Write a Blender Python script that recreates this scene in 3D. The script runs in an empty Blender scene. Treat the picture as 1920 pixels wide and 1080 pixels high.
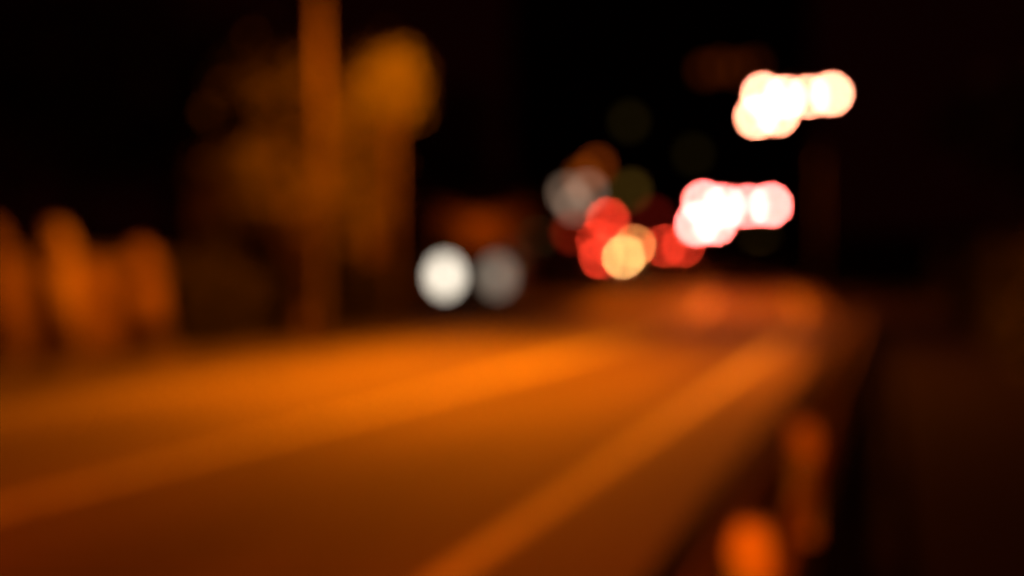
import bpy, bmesh, math, random
from mathutils import Vector, Matrix
R = math.radians
sc = bpy.context.scene
col = sc.collection
rnd = random.Random(7)

# ------------------------------------------------------------------ camera
F = 2300.0                      # focal length in pixels of the 1920 wide frame
CAM = Vector((0, 0, 1.5))
YAW = math.atan(690 / F)        # the road runs along +Y, the camera looks left of it
PITCH = math.atan(25 / F)
cd = bpy.data.cameras.new('camera')
cam = bpy.data.objects.new('camera', cd); col.objects.link(cam)
cam.location = CAM
cam.rotation_euler = (math.pi / 2 - PITCH, 0, YAW)
cd.sensor_width = 36; cd.lens = 36 * F / 1920
cd.clip_start = 0.05; cd.clip_end = 2000
cd.dof.use_dof = True           # focused close by: the whole street is out of focus
cd.dof.focus_distance = 0.65
cd.dof.aperture_fstop = 1.83
cd.dof.aperture_blades = 0
sc.camera = cam
FW = Vector((-math.sin(YAW) * math.cos(PITCH), math.cos(YAW) * math.cos(PITCH), -math.sin(PITCH)))
RT = Vector((math.cos(YAW), math.sin(YAW), 0))
UP = RT.cross(FW)

def at(px, py, d):
    """world point seen at a photo pixel, at distance d along the view axis"""
    return CAM + d * (FW + RT * ((px - 960) / F) + UP * ((540 - py) / F))

# ------------------------------------------------------------------ world, exposure, render
w = bpy.data.worlds.new('World'); sc.world = w; w.use_nodes = True
bg = w.node_tree.nodes['Background']
bg.inputs['Color'].default_value = (1.0, 0.06, 0.05, 1)     # city glow on a night sky
bg.inputs['Strength'].default_value = 0.0028
sc.view_settings.view_transform = 'Standard'; sc.view_settings.look = 'None'
sc.view_settings.exposure = 0; sc.view_settings.gamma = 1
cy = sc.cycles
cy.use_denoising = True
cy.denoiser = 'OPENIMAGEDENOISE'
cy.denoising_input_passes = 'RGB'
cy.denoising_prefilter = 'ACCURATE'
cy.use_adaptive_sampling = False
cy.max_bounces = 4; cy.diffuse_bounces = 2; cy.glossy_bounces = 2; cy.transmission_bounces = 3
cy.sample_clamp_indirect = 1.0; cy.caustics_reflective = False; cy.caustics_refractive = False

SODIUM = (1.0, 0.19, 0.002)

# ------------------------------------------------------------------ materials
MATS = {}
def mat(name, c, rough=0.8, metal=0.0, emit=None, es=1.0, noise=None, spec=0.3, bump=0.0, c2=None, alpha=None):
    if name in MATS: return MATS[name]
    m = bpy.data.materials.new(name); m.use_nodes = True
    nt = m.node_tree; b = nt.nodes['Principled BSDF']
    b.inputs['Base Color'].default_value = (*c, 1)
    b.inputs['Roughness'].default_value = rough
    b.inputs['Metallic'].default_value = metal
    b.inputs['Specular IOR Level'].default_value = spec
    if noise:
        tc = nt.nodes.new('ShaderNodeTexCoord')
        n = nt.nodes.new('ShaderNodeTexNoise'); n.inputs['Scale'].default_value = noise; n.inputs['Detail'].default_value = 6
        r = nt.nodes.new('ShaderNodeValToRGB')
        r.color_ramp.elements[0].position = 0.3; r.color_ramp.elements[1].position = 0.7
        k = 0.7
        r.color_ramp.elements[0].color = (*[v * k for v in c], 1)
        r.color_ramp.elements[1].color = (*(c2 or [min(1, v * 1.3) for v in c]), 1)
        nt.links.new(tc.outputs['Object'], n.inputs['Vector'])
        nt.links.new(n.outputs['Fac'], r.inputs['Fac']); nt.links.new(r.outputs['Color'], b.inputs['Base Color'])
        if bump:
            bp = nt.nodes.new('ShaderNodeBump'); bp.inputs['Strength'].default_value = bump; bp.inputs['Distance'].default_value = 0.02
            nt.links.new(n.outputs['Fac'], bp.inputs['Height']); nt.links.new(bp.outputs['Normal'], b.inputs['Normal'])
    if emit:
        b.inputs['Emission Color'].default_value = (*emit, 1)
        b.inputs['Emission Strength'].default_value = es
    if alpha is not None:
        b.inputs['Alpha'].default_value = alpha
    MATS[name] = m
    return m

def brick_mat(name, c1, c2, mortar, scale):
    m = bpy.data.materials.new(name); m.use_nodes = True
    nt = m.node_tree; b = nt.nodes['Principled BSDF']; b.inputs['Roughness'].default_value = 0.9
    tc = nt.nodes.new('ShaderNodeTexCoord'); br = nt.nodes.new('ShaderNodeTexBrick')
    mp = nt.nodes.new('ShaderNodeMapping'); mp.inputs['Rotation'].default_value = (R(90), 0, 0)
    br.inputs['Scale'].default_value = scale
    br.inputs['Color1'].default_value = (*c1, 1); br.inputs['Color2'].default_value = (*c2, 1); br.inputs['Mortar'].default_value = (*mortar, 1)
    nt.links.new(tc.outputs['Object'], mp.inputs['Vector']); nt.links.new(mp.outputs['Vector'], br.inputs['Vector'])
    nt.links.new(br.outputs['Color'], b.inputs['Base Color'])
    return m

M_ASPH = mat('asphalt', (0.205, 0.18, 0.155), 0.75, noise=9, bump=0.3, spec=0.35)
M_ASPH2 = mat('dark_asphalt', (0.15, 0.115, 0.085), 0.75, noise=9, bump=0.3, spec=0.35)
def asphalt_wear(m_):
    nt = m_.node_tree; b = nt.nodes['Principled BSDF']; src = b.inputs['Base Color'].links[0].from_socket
    tc = nt.nodes.new('ShaderNodeTexCoord'); mp = nt.nodes.new('ShaderNodeMapping'); mp.inputs['Scale'].default_value = (1.0, 0.16, 1)
    n = nt.nodes.new('ShaderNodeTexNoise'); n.inputs['Scale'].default_value = 0.75; n.inputs['Detail'].default_value = 3
    rp_ = nt.nodes.new('ShaderNodeValToRGB'); rp_.color_ramp.elements[0].position = 0.35; rp_.color_ramp.elements[1].position = 0.65
    rp_.color_ramp.elements[0].color = (0.68, 0.66, 0.64, 1); rp_.color_ramp.elements[1].color = (1.25, 1.25, 1.25, 1)
    mx = nt.nodes.new('ShaderNodeMix'); mx.data_type = 'RGBA'; mx.blend_type = 'MULTIPLY'; mx.inputs['Factor'].default_value = 1
    nt.links.new(tc.outputs['Object'], mp.inputs['Vector']); nt.links.new(mp.outputs['Vector'], n.inputs['Vector']); nt.links.new(n.outputs['Fac'], rp_.inputs['Fac'])
    nt.links.new(src, mx.inputs['A']); nt.links.new(rp_.outputs['Color'], mx.inputs['B']); nt.links.new(mx.outputs['Result'], b.inputs['Base Color'])
asphalt_wear(M_ASPH); asphalt_wear(M_ASPH2)
M_PAINT = mat('road_paint', (0.75, 0.72, 0.66), 0.6, noise=5)
M_WORN = mat('worn_paint', (0.42, 0.4, 0.36), 0.7, noise=5)
M_PAVE = mat('paving', (0.30, 0.27, 0.23), 0.85, noise=4, bump=0.2)
M_KERB = mat('kerb_stone', (0.26, 0.24, 0.2), 0.8, noise=6)
M_DARKG = mat('dark_ground', (0.012, 0.009, 0.007), 0.95, noise=3, bump=0.5, spec=0.05)  # very dark even tone for the verge and near pavement
M_DIRT = mat('dirt_path', (0.06, 0.05, 0.035), 0.95, noise=3, bump=0.4, spec=0.1)
M_GRASS = mat('night_grass', (0.025, 0.025, 0.012), 0.95, noise=2, bump=0.5)
M_CONC = mat('concrete', (0.5, 0.46, 0.4), 0.8, noise=7, bump=0.2)
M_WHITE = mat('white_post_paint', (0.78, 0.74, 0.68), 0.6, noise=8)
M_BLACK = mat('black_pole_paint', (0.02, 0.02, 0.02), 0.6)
M_DARKC = mat('dark_concrete', (0.09, 0.068, 0.05), 0.9, noise=7)
M_STEEL = mat('galvanised_steel', (0.42, 0.40, 0.38), 0.5, 0.3, noise=10)
M_DSTEEL = mat('dark_steel', (0.05, 0.05, 0.05), 0.5, 0.6)
M_BARK = mat('bark', (0.16, 0.11, 0.07), 0.9, noise=8, bump=0.6)
M_LEAF = mat('leaf', (0.06, 0.06, 0.018), 0.6, noise=1.5, c2=(0.11, 0.1, 0.025))
M_LEAFD = mat('dark_leaf', (0.03, 0.028, 0.012), 0.7, noise=1.5)
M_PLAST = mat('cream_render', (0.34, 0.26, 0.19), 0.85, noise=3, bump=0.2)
M_BRICK = brick_mat('red_brick', (0.20, 0.08, 0.05), (0.14, 0.06, 0.04), (0.2, 0.17, 0.14), 5)
M_ROOF = mat('roof_tile', (0.18, 0.08, 0.05), 0.85, noise=6)
M_FACADE = mat('dark_facade', (0.09, 0.08, 0.075), 0.9, noise=1)
M_GLASS = mat('dark_glass', (0.01, 0.01, 0.012), 0.15, spec=0.5)
M_TYRE = mat('tyre_rubber', (0.02, 0.02, 0.02), 0.85)
M_RIM = mat('alloy', (0.4, 0.4, 0.4), 0.35, 0.8)
M_CHROME = mat('chrome', (0.6, 0.6, 0.6), 0.2, 0.9)
M_PLATE = mat('plate', (0.6, 0.6, 0.55), 0.5)

# ------------------------------------------------------------------ builders
class MB:
    def __init__(s): s.bm = bmesh.new()
    def box(s, c, size, rz=0.0, taper=1.0):
        x, y, z = [v / 2 for v in size]; m = Matrix.Rotation(rz, 3, 'Z'); c = Vector(c)
        vs = []
        for dz in (-1, 1):
            t = taper if dz > 0 else 1
            for dx, dy in ((-1, -1), (1, -1), (1, 1), (-1, 1)):
                vs.append(s.bm.verts.new(c + m @ Vector((dx * x * t, dy * y * t, dz * z))))
        for f in ((3, 2, 1, 0), (4, 5, 6, 7), (0, 1, 5, 4), (1, 2, 6, 5), (2, 3, 7, 6), (3, 0, 4, 7)):
            s.bm.faces.new([vs[i] for i in f])
        return s
    def tube(s, pts, rad, n=12, caps=True):
        pts = [Vector(p) for p in pts]
        if not isinstance(rad, (list, tuple)): rad = [rad] * len(pts)
        rings = []
        for i, p in enumerate(pts):
            d = (pts[min(i + 1, len(pts) - 1)] - pts[max(i - 1, 0)]).normalized()
            a = d.cross(Vector((0, 0, 1)) if abs(d.z) < 0.9 else Vector((1, 0, 0))).normalized(); b = d.cross(a)
            rings.append([s.bm.verts.new(p + rad[i] * (a * math.cos(2 * math.pi * k / n) + b * math.sin(2 * math.pi * k / n))) for k in range(n)])
        for r0, r1 in zip(rings, rings[1:]):
            for k in range(n):
                f = s.bm.faces.new((r0[k], r0[(k + 1) % n], r1[(k + 1) % n], r1[k])); f.smooth = True
        if caps:
            s.bm.faces.new(rings[0][::-1]); s.bm.faces.new(rings[-1])
        return s
    def ball(s, c, r, sc_=(1, 1, 1), seg=20, rings=12):
        m = Matrix.Translation(c) @ Matrix.Diagonal((r * sc_[0], r * sc_[1], r * sc_[2], 1))
        res = bmesh.ops.create_uvsphere(s.bm, u_segments=seg, v_segments=rings, radius=1, matrix=m)
        for v in res['verts']:
            for f in v.link_faces: f.smooth = True
        return s
    def prism(s, poly, x0, x1, inset=0.0):
        """side profile (y,z) swept across x; the outer faces pulled in by inset"""
        n = len(poly)
        cy_ = sum(p[0] for p in poly) / n; cz = sum(p[1] for p in poly) / n
        secs = [(x0, 1 - inset), (x0 + 0.08, 1), (x1 - 0.08, 1), (x1, 1 - inset)] if inset else [(x0, 1), (x1, 1)]
        rings = [[s.bm.verts.new((x, cy_ + (y - cy_) * k, cz + (z - cz) * k)) for y, z in poly] for x, k in secs]
        for r0, r1 in zip(rings, rings[1:]):
            for k in range(n):
                s.bm.faces.new((r0[k], r0[(k + 1) % n], r1[(k + 1) % n], r1[k]))
        s.bm.faces.new(rings[0][::-1]); s.bm.faces.new(rings[-1])
        return s
    def build(s, name, m, parent=None, loc=None, bevel=0.0, recalc=True):
        if recalc: bmesh.ops.recalc_face_normals(s.bm, faces=s.bm.faces[:])
        me = bpy.data.meshes.new(name); s.bm.to_mesh(me); s.bm.free(); me.materials.append(m)
        o = bpy.data.objects.new(name, me); col.objects.link(o)
        if parent: o.parent = parent
        if loc is not None: o.location = loc
        if bevel:
            b = o.modifiers.new('bevel', 'BEVEL'); b.width = bevel; b.segments = 2; b.limit_method = 'ANGLE'
        return o

def empty(name, label, cat, loc, rz=0.0, group=None):
    o = bpy.data.objects.new(name, None); col.objects.link(o); o.empty_display_size = 0.3
    o.location = loc; o.rotation_euler = (0, 0, rz); tag(o, label, cat, group); return o
def tag(o, label, cat, group=None):
    o['label'] = label; o['category'] = cat
    if group: o['group'] = group
    return o
def structure(o): o['kind'] = 'structure'; return o
def copy_tree(o, parent=None):
    kids = list(o.children)
    c = o.copy(); col.objects.link(c)
    if parent: c.parent = parent
    for k in kids: copy_tree(k, c)
    return c

# ------------------------------------------------------------------ terrain and road path
def H(y):
    if y < 25: return 0.0
    g = 0.055
    if y < 55: return g * (y - 25) ** 2 / 60
    if y < 150: return 15 * g + g * (y - 55)
    if y < 200: return 110 * g + g * (y - 150) - g * (y - 150) ** 2 / 100
    return 135 * g
def path(s):
    """road base line (lateral 0 = the guard rail side), bending left beyond 30 m"""
    if s < 30: return Vector((0, s)), 0.0
    RAD = 165.0; a = (s - 30) / RAD
    a = min(a, 0.75)
    x = -RAD * (1 - math.cos(a)); y = 30 + RAD * math.sin(a)
    ex = s - 30 - a * RAD
    return Vector((x - ex * math.sin(a), y + ex * math.cos(a))), a
def rp(s, u, dz=0.0):
    p, a = path(s)
    x = p.x + u * math.cos(a); y = p.y + u * math.sin(a)
    return Vector((x, y, H(y) + dz))
def strip(name, u0, u1, s0, s1, dz, m, step=2.0, thick=0.0):
    bm = bmesh.new(); prev = None; n = max(1, int((s1 - s0) / step))
    us = [u0, u1] if u1 - u0 < 5 else [u0 + (u1 - u0) * k / 6 for k in range(7)]
    for i in range(n + 1):
        s = s0 + (s1 - s0) * i / n
        pts = [rp(s, u, dz) for u in us]
        if thick: pts = [rp(s, u0, dz - thick)] + pts + [rp(s, u1, dz - thick)]
        row = [bm.verts.new(p) for p in pts]
        if prev:
            for a in range(len(row) - 1): bm.faces.new((prev[a], prev[a + 1], row[a + 1], row[a]))
        prev = row
    me = bpy.data.meshes.new(name); bm.to_mesh(me); bm.free(); me.materials.append(m)
    o = bpy.data.objects.new(name, me); col.objects.link(o); return structure(o)

# ground sheet
bm = bmesh.new()
ys = [-60, -20, 0, 10, 20] + [25 + 2.5 * i for i in range(70)] + [210, 260, 350, 500, 800, 1300]
xs = [-900, -400, -150, -60, -30, -15, 0, 15, 30, 60, 150, 400, 900]
rows = [[bm.verts.new((x, y, H(y) - 0.03)) for x in xs] for y in ys]
for r0, r1 in zip(rows, rows[1:]):
    for k in range(len(xs) - 1): bm.faces.new((r0[k], r0[k + 1], r1[k + 1], r1[k]))
me = bpy.data.meshes.new('ground'); bm.to_mesh(me); bm.free(); me.materials.append(M_GRASS)
g = bpy.data.objects.new('ground', me); col.objects.link(g); structure(g)

RW0, RW1 = -9.3, -1.1          # road between the two kerbs
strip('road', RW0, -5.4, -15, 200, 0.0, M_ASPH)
strip('road', -5.4, RW1, -15, 200, 0.0, M_ASPH2)      # near lane, darker and redder asphalt
strip('kerb_far', RW0 - 0.18, RW0, -15, 200, 0.13, M_KERB, thick=0.16)
strip('pavement_far', RW0 - 2.9, RW0 - 0.18, -15, 200, 0.12, M_DIRT, thick=0.15)
strip('verge_near', RW1, -0.6, -15, 200, 0.02, M_DARKG, thick=0.05)
strip('pavement_near', -0.6, 2.2, -15, 200, 0.04, M_DARKG, thick=0.07)
strip('edge_line_near', -2.13, -1.97, -15, 200, 0.004, M_PAINT)
strip('centre_line', -5.5, -5.25, -15, 200, 0.004, M_PAINT)
strip('edge_line_far', RW0 + 0.15, RW0 + 0.27, -15, 200, 0.004, M_WORN)

# ------------------------------------------------------------------ guard rail beside the camera
rail = empty('guard_rail', 'low steel guard rail on pale concrete posts along the near road edge', 'guard rail', (-0.40, 4.1, 0))
def wbeam(y0, y1):
    b = MB(); prof = [(0.00, 0.62), (-0.04, 0.58), (-0.04, 0.52), (0.0, 0.48), (0.0, 0.44), (-0.04, 0.40), (-0.04, 0.34), (0.0, 0.30)]
    prof = prof + [(x + 0.012, z) for x, z in prof[::-1]]
    rings = []
    for y in (y0, y1): rings.append([b.bm.verts.new((x - 0.12, y, z)) for x, z in prof])
    n = len(prof)
    for k in range(n): b.bm.faces.new((rings[0][k], rings[0][(k + 1) % n], rings[1][(k + 1) % n], rings[1][k]))
    b.bm.faces.new(rings[0][::-1]); b.bm.faces.new(rings[1]); return b
wbeam(-6, 32).build('beam', mat('rusty_beam', (0.21, 0.14, 0.1), 0.7, noise=5), rail)
MB().tube([(0.1, -6, 0.55), (0.1, 32, 0.55)], 0.03).build('hand_rail', MATS['rusty_beam'], rail)
for i in range(-1, 11):
    MB().box((0, i * 2.9, 0.31), (0.145, 0.14, 0.62)).box((0, i * 2.9, 0.65), (0.145, 0.14, 0.06), taper=0.7).build('post', M_WHITE if i < 2 else M_DARKC, rail, bevel=0.012)  # far posts: shade put into a darker colour against the lamp light

# ------------------------------------------------------------------ street lamps (sodium); the two behind the camera are added
def point_light(parent, loc, power, color=SODIUM, size=0.25, spot=None):
    l = bpy.data.lights.new('lamp_light', 'SPOT' if spot else 'POINT'); l.energy = power; l.color = color; l.shadow_soft_size = size
    if spot: l.spot_size = R(spot); l.spot_blend = 0.6
    o = bpy.data.objects.new('lamp_light', l); col.objects.link(o); o.location = loc; o.parent = parent
    return o
M_SLENS = mat('sodium_lens', (0.8, 0.6, 0.4), 0.4, emit=(1.0, 0.4, 0.06), es=6)
def street_lamp(x, y, h, reach, label, power, spot=150, r0=0.17, color=SODIUM):
    """pole at x,y; arm of length reach over the road (+ = towards +x)"""
    t = empty('street_lamp', label, 'street lamp', (x, y, H(y) + 0.12))
    MB().tube([(0, 0, 0), (0, 0, 0.5), (0, 0, h * 0.5), (0, 0, h)], [r0 * 1.25, r0 * 1.05, r0 * 0.9, r0 * 0.6], 16).build('pole', M_DARKC, t)
    MB().tube([(0, 0, h - 0.15), (reach * 0.3, 0, h + 0.25), (reach * 0.8, 0, h + 0.4), (reach, 0, h + 0.4)], 0.05).build('arm', M_STEEL, t)
    hd = MB().box((reach + 0.1, 0, h + 0.42), (0.9, 0.32, 0.16), taper=0.75).build('lamp_head', M_STEEL, t, bevel=0.02)
    MB().ball((reach + 0.15, 0, h + 0.34), 0.12, (2.2, 1, 0.6)).build('lens', M_SLENS, hd)
    point_light(t, (reach + 0.15, 0, h + 0.2), power, color, spot=spot)
    return t
street_lamp(-9.75, 20.3, 7.8, 2.9, 'tall lamp post on the left pavement, running out of the top of the photo', 11600, r0=0.095, spot=144, color=(1, 0.195, 0.002))
street_lamp(-9.75, -9.0, 7.8, 2.7, 'added unseen lamp post behind the camera, lighting the near road from the far pavement', 12000, r0=0.095, spot=160, color=(1, 0.07, 0.0))  # added out of view to put reddish light on the near road
street_lamp(2.0, -7.0, 4.9, -1.1, 'added unseen lamp post behind the camera on the near side, lighting the guard rail', 6200, spot=172, color=(1, 0.155, 0.001))  # added out of view to brighten the rail posts

# mast lamps: one light each, extra heads added to trace its shaken blur
def mast_lamp(C, d, pts, pole_x, label, lensmat, power, color, lr0, hood, lspot):
    # C = list of head centres in photo pixels at distance d
    ctr = at(sum(p[0] for p in C) / len(C), sum(p[1] for p in C) / len(C), d)
    base = at(pole_x, 560, d); bx, by = base.x, base.y
    t = empty('mast_lamp', label, 'street lamp', (bx, by, H(by)))
    O = Vector((bx, by, H(by)))
    L = lambda p: p - O
    top = L(ctr) ; hz = top.z + 0.35
    MB().tube([(0, 0, 0), (0, 0, 1.0), (0, 0, hz)], [0.1, 0.08, 0.06], 14).build('pole', M_BLACK, t)
    MB().tube([(0, 0, hz - 0.1), (top.x * 0.5, top.y * 0.5, hz + 0.25), (top.x, top.y, hz + 0.2)], 0.05).build('arm', M_STEEL, t)
    fr = MB()
    for p in C:
        q = L(at(p[0], p[1], d)); fr.tube([(top.x, top.y, hz + 0.2), q + Vector((0, 0.12, 0.05))], 0.025, 6)
    fr.build('bracket', M_STEEL, t)
    for p in C:
        q = L(at(p[0], p[1], d)); lr = lr0 * (p[2] if len(p) > 2 else 1)
        dirv = Vector((-O.x - q.x, -O.y - q.y, 0)).normalized()
        hd = MB().tube([q + dirv * hood, q - dirv * 0.08, q - dirv * 0.3], [lr * 1.15, lr * 1.12, lr * 0.02], 18, caps=False).build('lamp_head', M_DSTEEL, t)
        b = MB(); b.ball((0, 0, 0), lr, (1, 0.2, 1))
        ln = b.build('lens', lensmat, hd); ln.location = q; ln.rotation_euler = (0, 0, math.atan2(dirv.y, dirv.x) + math.pi / 2)
    if power: point_light(t, L(at(C[0][0] - 30, C[0][1], d)) + Vector((0, 0, -0.5)), power, color, spot=lspot)
    return t
M_LA = mat('cream_lens', (0.8, 0.8, 0.8), 0.4, emit=(1.0, 0.25, 0.145), es=122)
M_LB = mat('rosy_lens', (0.8, 0.8, 0.8), 0.4, emit=(1.0, 0.11, 0.098), es=192)
mast_lamp([(1431, 177), (1418, 219), (1458, 214), (1472, 183), (1516, 181, 0.85), (1559, 176)], 45, None, 1538,
          'cream white lamp on a mast arm, extra heads added to shape its shaken blur, the higher of the two dazzling lights', M_LA, 7800, (1, 0.16, 0.001), 0.15, 0.15, 125)
mast_lamp([(1320, 380), (1307, 421), (1341, 418), (1358, 387), (1402, 387, 0.85), (1444, 385)], 60, None, 1535,
          'rosy white lamp over the far road, extra heads added to shape its shaken blur, the lower of the two dazzling lights', M_LB, 350, (1, 0.16, 0.003), 0.19, 0.5, 140)

# ------------------------------------------------------------------ cars
def wheel(parent, x, y, r=0.32, wd=0.2):
    s = 1 if x > 0 else -1
    t = MB().tube([(x - s * wd / 2 - 0.0, y, r), (x - s * wd / 2 + s * 0.03, y, r), (x + s * wd / 2 - s * 0.03, y, r), (x + s * wd / 2, y, r)], [r * 0.9, r, r, r * 0.9], 24).build('wheel', M_TYRE, parent)
    MB().tube([(x + s * wd / 2, y, r), (x + s * (wd / 2 + 0.012), y, r)], [r * 0.62, r * 0.55], 20).build('rim', M_RIM, t)
def car(name, label, cat, loc, rz, paint, tail, head, third=False, tail_mats=None, head_mats=None, van=False, group=None, tl=(0.62, 0.86, 0.17, 0.17), hl=(0.6, 0.68, 0.17, 0.1)):
    """front towards -y in local axes, rear towards +y"""
    t = empty(name, label, cat, loc, rz, group)
    if van:
        Lh, Wh, z0 = 2.45, 0.95, 0.3
        low = [(-2.45, 0.32), (-2.5, 0.6), (-2.42, 1.05), (-2.2, 1.18), (-1.75, 1.3), (2.4, 1.3), (2.45, 0.35)]
        cab = [(-1.75, 1.3), (-1.0, 2.05), (-0.7, 2.15), (2.3, 2.15), (2.4, 1.3)]
        glass_side = [(-1.45, 1.34), (-0.95, 1.88), (0.2, 1.9), (0.2, 1.34)]
        ws = ((-1.72, 1.33), (-1.04, 2.0)); rw = ((2.41, 1.38), (2.33, 1.95)); wy = (-1.6, 1.55); roof = 2.15
    else:
        Lh, Wh = 2.1, 0.87
        low = [(-2.05, 0.3), (-2.12, 0.5), (-2.05, 0.72), (-1.85, 0.82), (-0.95, 0.95), (1.9, 0.98), (2.08, 0.85), (2.12, 0.55), (2.05, 0.3)]
        cab = [(-0.95, 0.95), (-0.25, 1.42), (0.1, 1.47), (1.2, 1.45), (1.85, 0.98)]
        glass_side = [(-0.72, 0.99), (-0.2, 1.36), (1.15, 1.38), (1.6, 0.99)]
        ws = ((-0.93, 0.98), (-0.28, 1.4)); rw = ((1.84, 1.0), (1.24, 1.42)); wy = (-1.3, 1.3); roof = 1.47
    body = MB().prism(low, -Wh, Wh, 0.04).build('body', paint, t, bevel=0.03)
    MB().prism(cab, -Wh + 0.09, Wh - 0.09, 0.05).build('cabin', paint, t, bevel=0.03)
    for s in (-1, 1):
        MB().prism(glass_side, s * (Wh - 0.085) - 0.006, s * (Wh - 0.085) + 0.006).build('side_window', M_GLASS, t)
    for nm, (a, b2), sg in (('windscreen', ws, -1), ('rear_window', rw, 1)):
        b = MB(); o = 0.012 * sg
        v = [b.bm.verts.new(p) for p in ((-Wh + 0.2, a[0] + o, a[1] + 0.02), (Wh - 0.2, a[0] + o, a[1] + 0.02), (Wh - 0.28, b2[0] + o, b2[1] + 0.01), (-Wh + 0.28, b2[0] + o, b2[1] + 0.01))]
        f = b.bm.faces.new(v); r = bmesh.ops.extrude_face_region(b.bm, geom=[f])
        for q in r['geom']:
            if isinstance(q, bmesh.types.BMVert): q.co.y += 0.012 * sg; q.co.z += 0.008
        b.build(nm, M_GLASS, t)
    for x in (-Wh + 0.06, Wh - 0.06):
        for y in wy: wheel(t, x, y, 0.36 if van else 0.31)
    for y, sg in ((-Lh, -1), (Lh, 1)):
        MB().box((0, y + sg * 0.04, 0.42), (Wh * 1.9, 0.14, 0.2)).build('bumper', paint, t, bevel=0.04)
        MB().box((0, y + sg * 0.12, 0.47), (0.5, 0.015, 0.11)).build('number_plate', M_PLATE, t)
    for i, s in enumerate((-1, 1)):
        hm = (head_mats or [head, head])[i]; tm = (tail_mats or [tail, tail])[i]
        MB().ball((s * hl[0] * (1.2 if van else 1), -Lh - 0.03, hl[1]), 1, (hl[2], 0.06, hl[3])).build('headlight', hm, t)
        MB().box((s * tl[0], Lh + 0.0, tl[1]), (tl[2], 0.1, tl[3])).build('tail_light', tm, t, bevel=0.02)
        MB().box((s * (Wh + 0.07), (ws[0][0] + 0.15), ws[0][1] + 0.1), (0.16, 0.1, 0.12)).build('wing_mirror', paint, t, bevel=0.02)
    if third: MB().box((0, rw[1][0] + 0.06, rw[1][1] - 0.06), (0.4, 0.05, 0.07)).build('brake_light', tail, t)
    MB().box((0, -Lh - 0.03, hl[1] - 0.02), (0.7, 0.03, 0.14)).build('grille', M_DSTEEL, t)
    return t
P_DARK = mat('dark_paint', (0.03, 0.03, 0.035), 0.35, spec=0.5)
P_GREY = mat('grey_paint', (0.12, 0.12, 0.12), 0.35, spec=0.5)
P_RED = mat('maroon_paint', (0.1, 0.02, 0.015), 0.35, spec=0.5)
HOFF = mat('lamp_glass_unlit', (0.4, 0.4, 0.4), 0.3)
TOFF = mat('tail_unlit', (0.2, 0.01, 0.01), 0.3)
HL1 = mat('headlight_bright', (0.8, 0.8, 0.8), 0.3, emit=(1.0, 0.88, 0.70), es=3.3)
HL2 = mat('headlight_dim', (0.8, 0.8, 0.8), 0.3, emit=(1.0, 0.82, 0.62), es=0.5)
TR = mat('tail_red', (0.4, 0.02, 0.02), 0.3, emit=(1.0, 0.045, 0.018), es=60)
TRD = mat('tail_red_dim', (0.4, 0.02, 0.02), 0.3, emit=(1.0, 0.03, 0.01), es=9)
TA = mat('tail_amber', (0.5, 0.2, 0.02), 0.3, emit=(1.0, 0.45, 0.13), es=90)
TO = mat('tail_orange', (0.5, 0.1, 0.02), 0.3, emit=(1.0, 0.3, 0.08), es=85)


# van with its headlights on, left of the road
pv = at(909, 512, 41.0)
van = car('van', 'dark van at the left kerb with one strong and one weak white headlight', 'van',
          (pv.x, pv.y, H(pv.y) + 0.02), R(8), P_DARK, TOFF, None, van=True, head_mats=[HL1, HL2], hl=(0.7, 1.26, 0.34, 0.46))

# braking cars and a truck up the hill
def road_z(x, y): return H(y) + 0.01
def tail_car(px, d, rz, label, paint, mats, z, size=(0.2, 0.26)):
    p = at(px, 470, d)
    return car('car', label, 'car', (p.x, p.y, road_z(p.x, p.y)), rz + math.pi, paint, TR, HOFF, tail_mats=mats[::-1],
               group='cars braking up the hill', third=True, tl=(0.66, z) + size)
tail_car(1150, 72, R(10), 'nearest braking car up the hill, red left light and glaring amber right light', P_GREY, [TR, TA], 0.8)
tail_car(1170, 90, R(14), 'dark braking car just ahead of the nearest one, its right light orange', P_DARK, [TR, TO], 0.86)
tail_car(1259, 88, R(14), 'maroon car standing apart on the right with two plain red lights', P_RED, [TR, TR], 0.9, (0.24, 0.22))

def truck(px, d, rz):
    p = at(px, 470, d)
    t = empty('box_truck', 'tall box truck at the head of the red lights, with red marker lights on top', 'truck', (p.x, p.y, road_z(p.x, p.y)), rz + math.pi)
    MB().box((0, 0.6, 1.85), (2.3, 4.6, 2.1)).build('cargo_box', P_GREY, t, bevel=0.03)
    MB().prism([(-3.6, 0.5), (-3.65, 1.3), (-3.3, 2.2), (-3.1, 2.3), (-1.85, 2.3), (-1.85, 0.5)], -1.05, 1.05, 0.04).build('cab', P_DARK, t, bevel=0.04)
    MB().box((0, -0.2, 0.65), (1.0, 6.3, 0.2)).build('chassis', M_DSTEEL, t)
    MB().box((0, 2.95, 0.5), (2.1, 0.1, 0.16)).build('bumper', M_STEEL, t)
    for x in (-0.95, 0.95):
        for y in (-2.7, 1.6): wheel(t, x, y, 0.42, 0.26)
        MB().box((x, 2.93, 0.82), (0.24, 0.08, 0.2)).build('tail_light', TR, t, bevel=0.02)
    MB().box((0.1, 2.93, 2.66), (0.5, 0.06, 0.24)).build('marker_light', TR, t, bevel=0.01)
    MB().box((0.95, 2.93, 2.66), (0.2, 0.06, 0.1)).build('marker_light', TRD, t, bevel=0.01)
truck(1135, 105, R(18))

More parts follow.
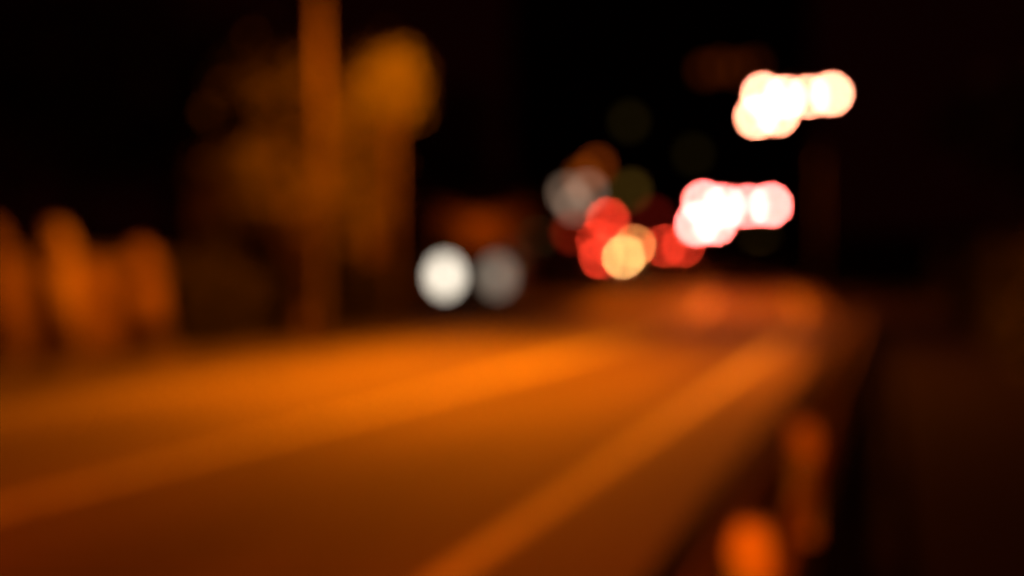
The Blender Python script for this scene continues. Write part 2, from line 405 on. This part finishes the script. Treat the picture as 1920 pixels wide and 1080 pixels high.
# ------------------------------------------------------------------ trees
def leaf_cloud(clumps, n, size, seed):
    rr = random.Random(seed); vs = []; fs = []
    tot = sum(c[1] ** 2 for c in clumps)
    for (c, r) in clumps:
        for _ in range(int(n * r * r / tot)):
            p = Vector((rr.gauss(0, .5), rr.gauss(0, .5), rr.gauss(0, .5)))
            p = Vector(c) + Vector((p.x, p.y, p.z * 0.8)) * r
            a = Vector((rr.gauss(0, 1), rr.gauss(0, 1), rr.gauss(0, 1))).normalized()
            b = a.orthogonal().normalized(); k = size * rr.uniform(0.6, 1.3); b2 = a.cross(b) * k * 0.55; b = b * k
            i = len(vs); vs += [p - b, p + b2, p + b, p - b2]; fs.append((i, i + 1, i + 2, i + 3))
    return vs, fs
def crown(name, clumps, n, size, m, parent, seed):
    vs, fs = leaf_cloud(clumps, n, size, seed)
    me = bpy.data.meshes.new(name); me.from_pydata([tuple(v) for v in vs], [], fs); me.materials.append(m)
    o = bpy.data.objects.new(name, me); col.objects.link(o); o.parent = parent; return o
def tree(x, y, h, rad, label, leaf, seed, n=2600, size=0.16, trunk_r=0.16, low=0.42, name='tree', group=None, z=None):
    rr = random.Random(seed)
    t = empty(name, label, 'tree', (x, y, H(y) if z is None else z), 0, group)
    b = MB(); hb = h * low
    b.tube([(0, 0, -0.1), (0.03, 0, hb * 0.5), (0, 0.05, hb), (0.05, 0, h * 0.8)], [trunk_r * 1.3, trunk_r, trunk_r * 0.85, trunk_r * 0.25], 10)
    cl = []
    for k in range(9):
        a = k * 2.4 + rr.uniform(-.4, .4); q = rr.uniform(0.35, 0.95); zz = hb + (h - hb) * q
        rr_ = rad * (1.0 - abs(q - 0.5) * 0.9) * rr.uniform(0.5, 0.8)
        e = Vector((math.cos(a) * rr_, math.sin(a) * rr_, zz))
        b.tube([(0, 0, hb * 0.95 + k * 0.06), e * 0.5 + Vector((0, 0, hb * 0.45)), e], [trunk_r * 0.45, trunk_r * 0.3, trunk_r * 0.1], 6)
        cl.append((e, rad * rr.uniform(0.35, 0.55)))
    b.build('trunk', M_BARK, t)
    crown('crown', cl, n, size, leaf, t, seed); return t
p = at(565, 515, 25.5)
tree(p.x, p.y, 5.9, 1.95, 'leafy tree lit orange behind the tall pale lamp post', M_LEAF, 3, n=3600, size=0.12, low=0.2)
p = at(738, 515, 25.0)
t = empty('tree', 'slim young tree whose small round crown glows yellow right of the lamp post', 'tree', (p.x, p.y, 0.1))
MB().tube([(0, 0, 0), (0.02, 0, 2.5), (0, 0, 4.9)], [0.04, 0.03, 0.02], 8).build('trunk', M_BARK, t)
M_LEAFY = mat('pale_leaf', (0.21, 0.25, 0.05), 0.6, noise=2, c2=(0.34, 0.34, 0.08))
crown('crown', [((-.1, 0, 5.5), 0.55), ((0.05, 0, 5.75), 0.4), ((-0.5, 0, 4.9), 0.5), ((-0.1, 0.2, 5.1), 0.5)], 900, 0.09, M_LEAFY, t, 5)
dk = [(150, 34, 9, 3.6), (330, 38, 8.5, 3.4), (820, 62, 9, 3.5), (20, 30, 8, 3.0), (470, 45, 9.5, 3.4)]
dl = ['dark tree behind the gateway, second from the left edge', 'dark tree right of the gate pillars', 'dark tree behind the white headlights', 'dark tree at the left edge of the photo', 'tall dark tree left of the lamp post']
for (px, d_, h_, r_), lb in zip(dk, dl):
    p = at(px, 515, d_); tree(p.x, p.y, h_, r_, lb, M_LEAFD, int(px), n=2200, size=0.22, trunk_r=0.2, group='dark trees beyond the far wall')
for i, (x, y, h_, r_, lb) in enumerate([(4.2, 14, 7, 2.6, 'nearest dark tree in the black area on the right'), (5.5, 24, 8, 3.0, 'dark tree on the right, behind the nearest one'), (4.0, 38, 7, 2.8, 'farthest dark tree along the near pavement')]):
    tree(x, y, h_, r_, lb, M_LEAFD, 40 + i, n=2200, size=0.2, group='dark trees on the near side')

# ------------------------------------------------------------------ gateway, wall and hedge left of the road
def wall_x(px, X):            # y on the line x = X seen at photo column px
    a = math.atan((px - 960) / F) - YAW
    return X / math.tan(a)
XW = -12.45
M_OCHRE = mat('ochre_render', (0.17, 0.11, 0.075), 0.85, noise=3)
def pillar(px, label, sz=0.7, h=1.7, m=M_PLAST):
    y = wall_x(px, XW)
    t = empty('gate_pillar', label, 'pillar', (XW, y, 0.1), 0, 'gate pillars left of the road')
    MB().tube([(0, 0, 0.2), (0, 0, h * 0.6), (0, 0, h)], [sz * .56, sz * .5, sz * .42], 28).build('shaft', m, t)
    MB().box((0, 0, 0.1), (sz + 0.1, sz + 0.1, 0.2)).build('plinth', M_DARKC, t, bevel=0.01)
    MB().tube([(0, 0, h), (0, 0, h + .08)], sz * .5, 28).ball((0, 0, h + .08), sz * .4, (1, 1, 1.5)).build('cap', m, t)
    return y
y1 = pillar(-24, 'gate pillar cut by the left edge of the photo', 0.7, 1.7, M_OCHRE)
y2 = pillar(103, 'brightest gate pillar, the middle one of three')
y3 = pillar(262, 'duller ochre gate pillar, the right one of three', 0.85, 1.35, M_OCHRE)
def gate(ya, yb, label):
    t = empty('metal_gate', label, 'gate', (XW, (ya + yb) / 2, 0.12))
    L_ = yb - ya - 0.66
    fr = MB(); fr.box((0, 0, 0.1), (0.05, L_, 0.06)).box((0, 0, 1.72), (0.05, L_, 0.06)).box((0, -L_ / 2, 0.91), (0.05, 0.05, 1.62)).box((0, L_ / 2, 0.91), (0.05, 0.05, 1.62))
    fr.build('frame', M_DSTEEL, t)
    b = MB(); n = max(2, int(L_ / 0.12))
    for k in range(1, n): b.tube([(0, -L_ / 2 + L_ * k / n, 0.12), (0, -L_ / 2 + L_ * k / n, 1.7)], 0.012, 6)
    b.build('bars', M_DSTEEL, t); MB().box((-0.03, 0, 0.91), (0.02, L_ - 0.05, 1.56)).build('back_panel', mat('wood_panel', (0.25, 0.16, 0.1), 0.8, noise=4), t)
gate(y1, y2, 'narrow barred gate between the left edge pillar and the brightest pillar')
gate(y2, y3, 'wide barred gate between the brightest pillar and the ochre pillar')
# hedges
def hedge(x, y0, y1_, h, w_, label, m, n, seed, zb=0.0, size=0.1):
    rr = random.Random(seed); vs = []; fs = []
    for _ in range(n):
        yy = rr.uniform(y0, y1_); top = h * (0.86 + 0.1 * math.sin(yy * 1.3) + 0.06 * math.sin(yy * 3.1))
        p = Vector((x + rr.uniform(-.5, .5) * w_, yy, H(yy) + zb + rr.uniform(0.0, 1) ** 0.8 * top))
        a = Vector((rr.gauss(0, 1), rr.gauss(0, 1), rr.gauss(0, 1))).normalized(); b = a.orthogonal().normalized()
        k = size * rr.uniform(.6, 1.4); b2 = a.cross(b) * k * .6; b = b * k; i = len(vs)
        vs += [tuple(p - b), tuple(p + b2), tuple(p + b), tuple(p - b2)]; fs.append((i, i + 1, i + 2, i + 3))
    me = bpy.data.meshes.new('hedge'); me.from_pydata(vs, [], fs); me.materials.append(m)
    o = bpy.data.objects.new('hedge', me); col.objects.link(o); tag(o, label, 'hedge'); return o
hedge(XW, y3 + 0.7, 31, 2.0, 1.2, 'tall dark hedge running back from the ochre gate pillar', M_LEAFD, 9000, 1)
hedge(2.6, 1.5, 60, 2.2, 1.2, 'dark hedge along the black right side of the photo', M_LEAFD, 20000, 2)

# ------------------------------------------------------------------ small brick house beyond the hedge
p = at(912, 470, 58)
hs = empty('brick_house', 'small brick house lit dull red above the weak headlight', 'house', (p.x, p.y, H(p.y) - 0.1), YAW * 0.9)
MB().box((0, 0, 1.9), (4.4, 4.0, 3.8)).build('wall', M_BRICK, hs)
b = MB(); rf = b.prism([(-2.3, 0), (0, 1.1), (2.3, 0), (2.2, -0.12), (-2.2, -0.12)], -2.45, 2.45).build('roof', M_ROOF, hs); rf.location = (0, 0, 3.92)
MB().box((0.9, 0.8, 1.3), (0.4, 0.4, 0.9)).build('chimney', M_BRICK, rf)
for x in (-1.45, 1.4):
    wn = MB().box((x, -2.02, 2.3), (0.8, 0.06, 1.1)).build('window', M_GLASS, hs)
    MB().box((x, -2.05, 1.7), (0.95, 0.12, 0.08)).build('sill', M_KERB, wn)
dr = MB().box((0, -2.02, 1.0), (0.0 + 0.6, 0.07, 1.9)).build('door', mat('door_wood', (0.1, 0.05, 0.03), 0.7), hs)
MB().ball((0.22, -2.08, 1.0), 0.03).build('handle', M_CHROME, dr)

lt = MB().tube([(-0.15, -3.1, 3.6), (-0.15, -3.1, 3.5), (-0.15, -3.1, 3.25)], [0.05, 0.08, 0.2], 14, caps=False).tube([(-0.15, -1.95, 3.5), (-0.15, -3.1, 3.6)], 0.02, 6).build('added_lamp', M_DSTEEL, hs)  # lamp added to brighten the house wall
point_light(lt, (-0.15, -3.3, 3.2), 110, (1, 0.2, 0.001), 0.06)
# ------------------------------------------------------------------ apartment block up the hill, a few windows lit, some of them added glows
DB = 165.0
cb = at(1225, 400, DB)
ab = empty('apartment_block', 'unlit apartment block closing the street, with a few faintly lit windows', 'building', (cb.x, cb.y, H(cb.y)), YAW * 0.0)
WB, HB, DP = 40.0, 38.0, 11.0
MB().box((0, DP / 2, HB / 2), (WB, DP, HB)).build('wall', M_FACADE, ab)
MB().box((0, DP / 2, HB + 0.2), (WB + 0.6, DP + 0.6, 0.4)).build('roof', M_FACADE, ab)
MB().box((6, DP / 2, HB + 1.4), (4, 4, 2.2)).build('stair_housing', M_FACADE, ab)
lit = [  # photo px, py, emission colour, strength, width, height
    (1063, 362, (1.0, 0.62, 0.42), 1.15), (1102, 358, (1.0, 0.62, 0.42), 1.3), (1077, 383, (1.0, 0.62, 0.42), 1.3),
    (1119, 311, (1.0, 0.15, 0.01), .95), (1095, 332, (1.0, 0.18, 0.01), .9),
    (1183, 357, (0.8, 0.42, 0.06), .45), (1424, 449, (0.8, 0.42, 0.06), .5), (1180, 228, (0.7, 0.45, 0.08), .09),
    (1300, 290, (0.7, 0.45, 0.08), .06), (1010, 452, (0.8, 0.5, 0.15), .5), (1225, 408, (1.0, 0.04, 0.02), .5),
    (1322, 132, (1.0, 0.15, 0.01), .13), (1350, 126, (1.0, 0.15, 0.01), .13), (1384, 130, (1.0, 0.15, 0.01), .13), (1414, 124, (1.0, 0.15, 0.01), .1), (1073, 438, (1.0, 0.05, 0.01), 1.6)]  # the brown panes are added glows standing in for lamp-lit foliage
def to_face(px, py):
    a = at(px, py, 1.0) - CAM
    k = cb.y / a.y
    q = CAM + a * k
    return q.x - cb.x, q.z - H(cb.y)
lw = [(to_face(l[0], l[1]), l) for l in lit]
def win(x, z, m, label=None):
    wn = MB().box((x, -0.03, z), (1.5, 0.1, 1.7)).build('window', M_DSTEEL, ab)
    MB().box((x, -0.09, z), (1.3, 0.03, 1.5)).build('pane', m, wn)
    if label: wn['label'] = label
for k, ((x, z), l) in enumerate(lw):
    win(x, z, mat('window_glow_%d' % k, (0.3, 0.3, 0.3), 0.5, emit=l[2], es=l[3]), 'lit window or added stand-in glow')
n = 0
for fl in range(12):
    for c in range(13):
        x = -WB / 2 + 2.0 + c * 3.0; z = 2.0 + fl * 3.0
        if all(abs(x - q[0][0]) > 1.7 or abs(z - q[0][1]) > 2.0 for q in lw) and n < 82:
            win(x, z, M_GLASS); n += 1
MB().box((-4, -0.05, 1.2), (1.6, 0.12, 2.4)).build('door', M_DSTEEL, ab)

# ------------------------------------------------------------------ rendered cottage behind the tall lamp post
p = at(535, 470, 33.0)
ct = empty('cottage', 'low rendered cottage glowing dull brown behind the tall lamp post', 'house', (p.x, p.y, 0.0), R(28))
M_CR = mat('brown_render', (0.28, 0.19, 0.13), 0.9, noise=1.2, c2=(0.36, 0.25, 0.17))
MB().box((0, 0, 1.9), (4.6, 4.0, 3.8)).build('wall', M_CR, ct)
rf = MB().prism([(-2.4, 0), (0, 1.5), (2.4, 0), (2.3, -0.12), (-2.3, -0.12)], -2.6, 2.6).build('roof', M_ROOF, ct); rf.location = (0, 0, 3.92)
MB().box((1.5, 0.5, 1.6), (0.5, 0.5, 1.0)).build('chimney', M_BRICK, rf)
for x in (-1.5, 1.4):
    wn = MB().box((x, -2.03, 2.3), (0.95, 0.08, 1.2)).build('window', M_GLASS, ct)
    MB().box((x, -2.06, 1.64), (1.1, 0.14, 0.09)).build('sill', M_KERB, wn)
    MB().box((x, -2.08, 2.3), (0.05, 0.03, 1.2)).box((x, -2.08, 2.91), (0.99, 0.05, 0.06)).build('frame', M_WHITE, wn)
dr = MB().box((-0.1, -2.03, 1.05), (0.9, 0.08, 2.1)).build('door', mat('door_wood', (0.1, 0.05, 0.03), 0.7), ct)
MB().ball((0.25, -2.1, 1.05), 0.04).build('handle', M_CHROME, dr)
MB().tube([(2.35, -2.05, 0.05), (2.35, -2.05, 3.75)], 0.05, 10).build('drainpipe', M_DSTEEL, ct)

# low wall running along the far pavement beyond the van
a, b_ = Vector((-17.2, 36.0)), Vector((-14.6, 53.0)); mid = (a + b_) / 2; dv = b_ - a
wl = empty('roadside_wall', 'low dull brown wall along the far pavement behind the white headlights', 'wall', (mid.x, mid.y, H(mid.y) - 0.3), math.atan2(dv.y, dv.x))
for k in range(6):
    x = (k - 2.5) * dv.length / 6; y = mid.y + dv.y / dv.length * x
    MB().box((x, 0, H(y) - H(mid.y) + 1.1), (dv.length / 6 - 0.02, 0.25, 1.9)).build('panel', M_CR, wl)
    MB().box((x, 0, H(y) - H(mid.y) + 2.09), (dv.length / 6 - 0.01, 0.34, 0.08)).build('coping', M_DARKC, wl)
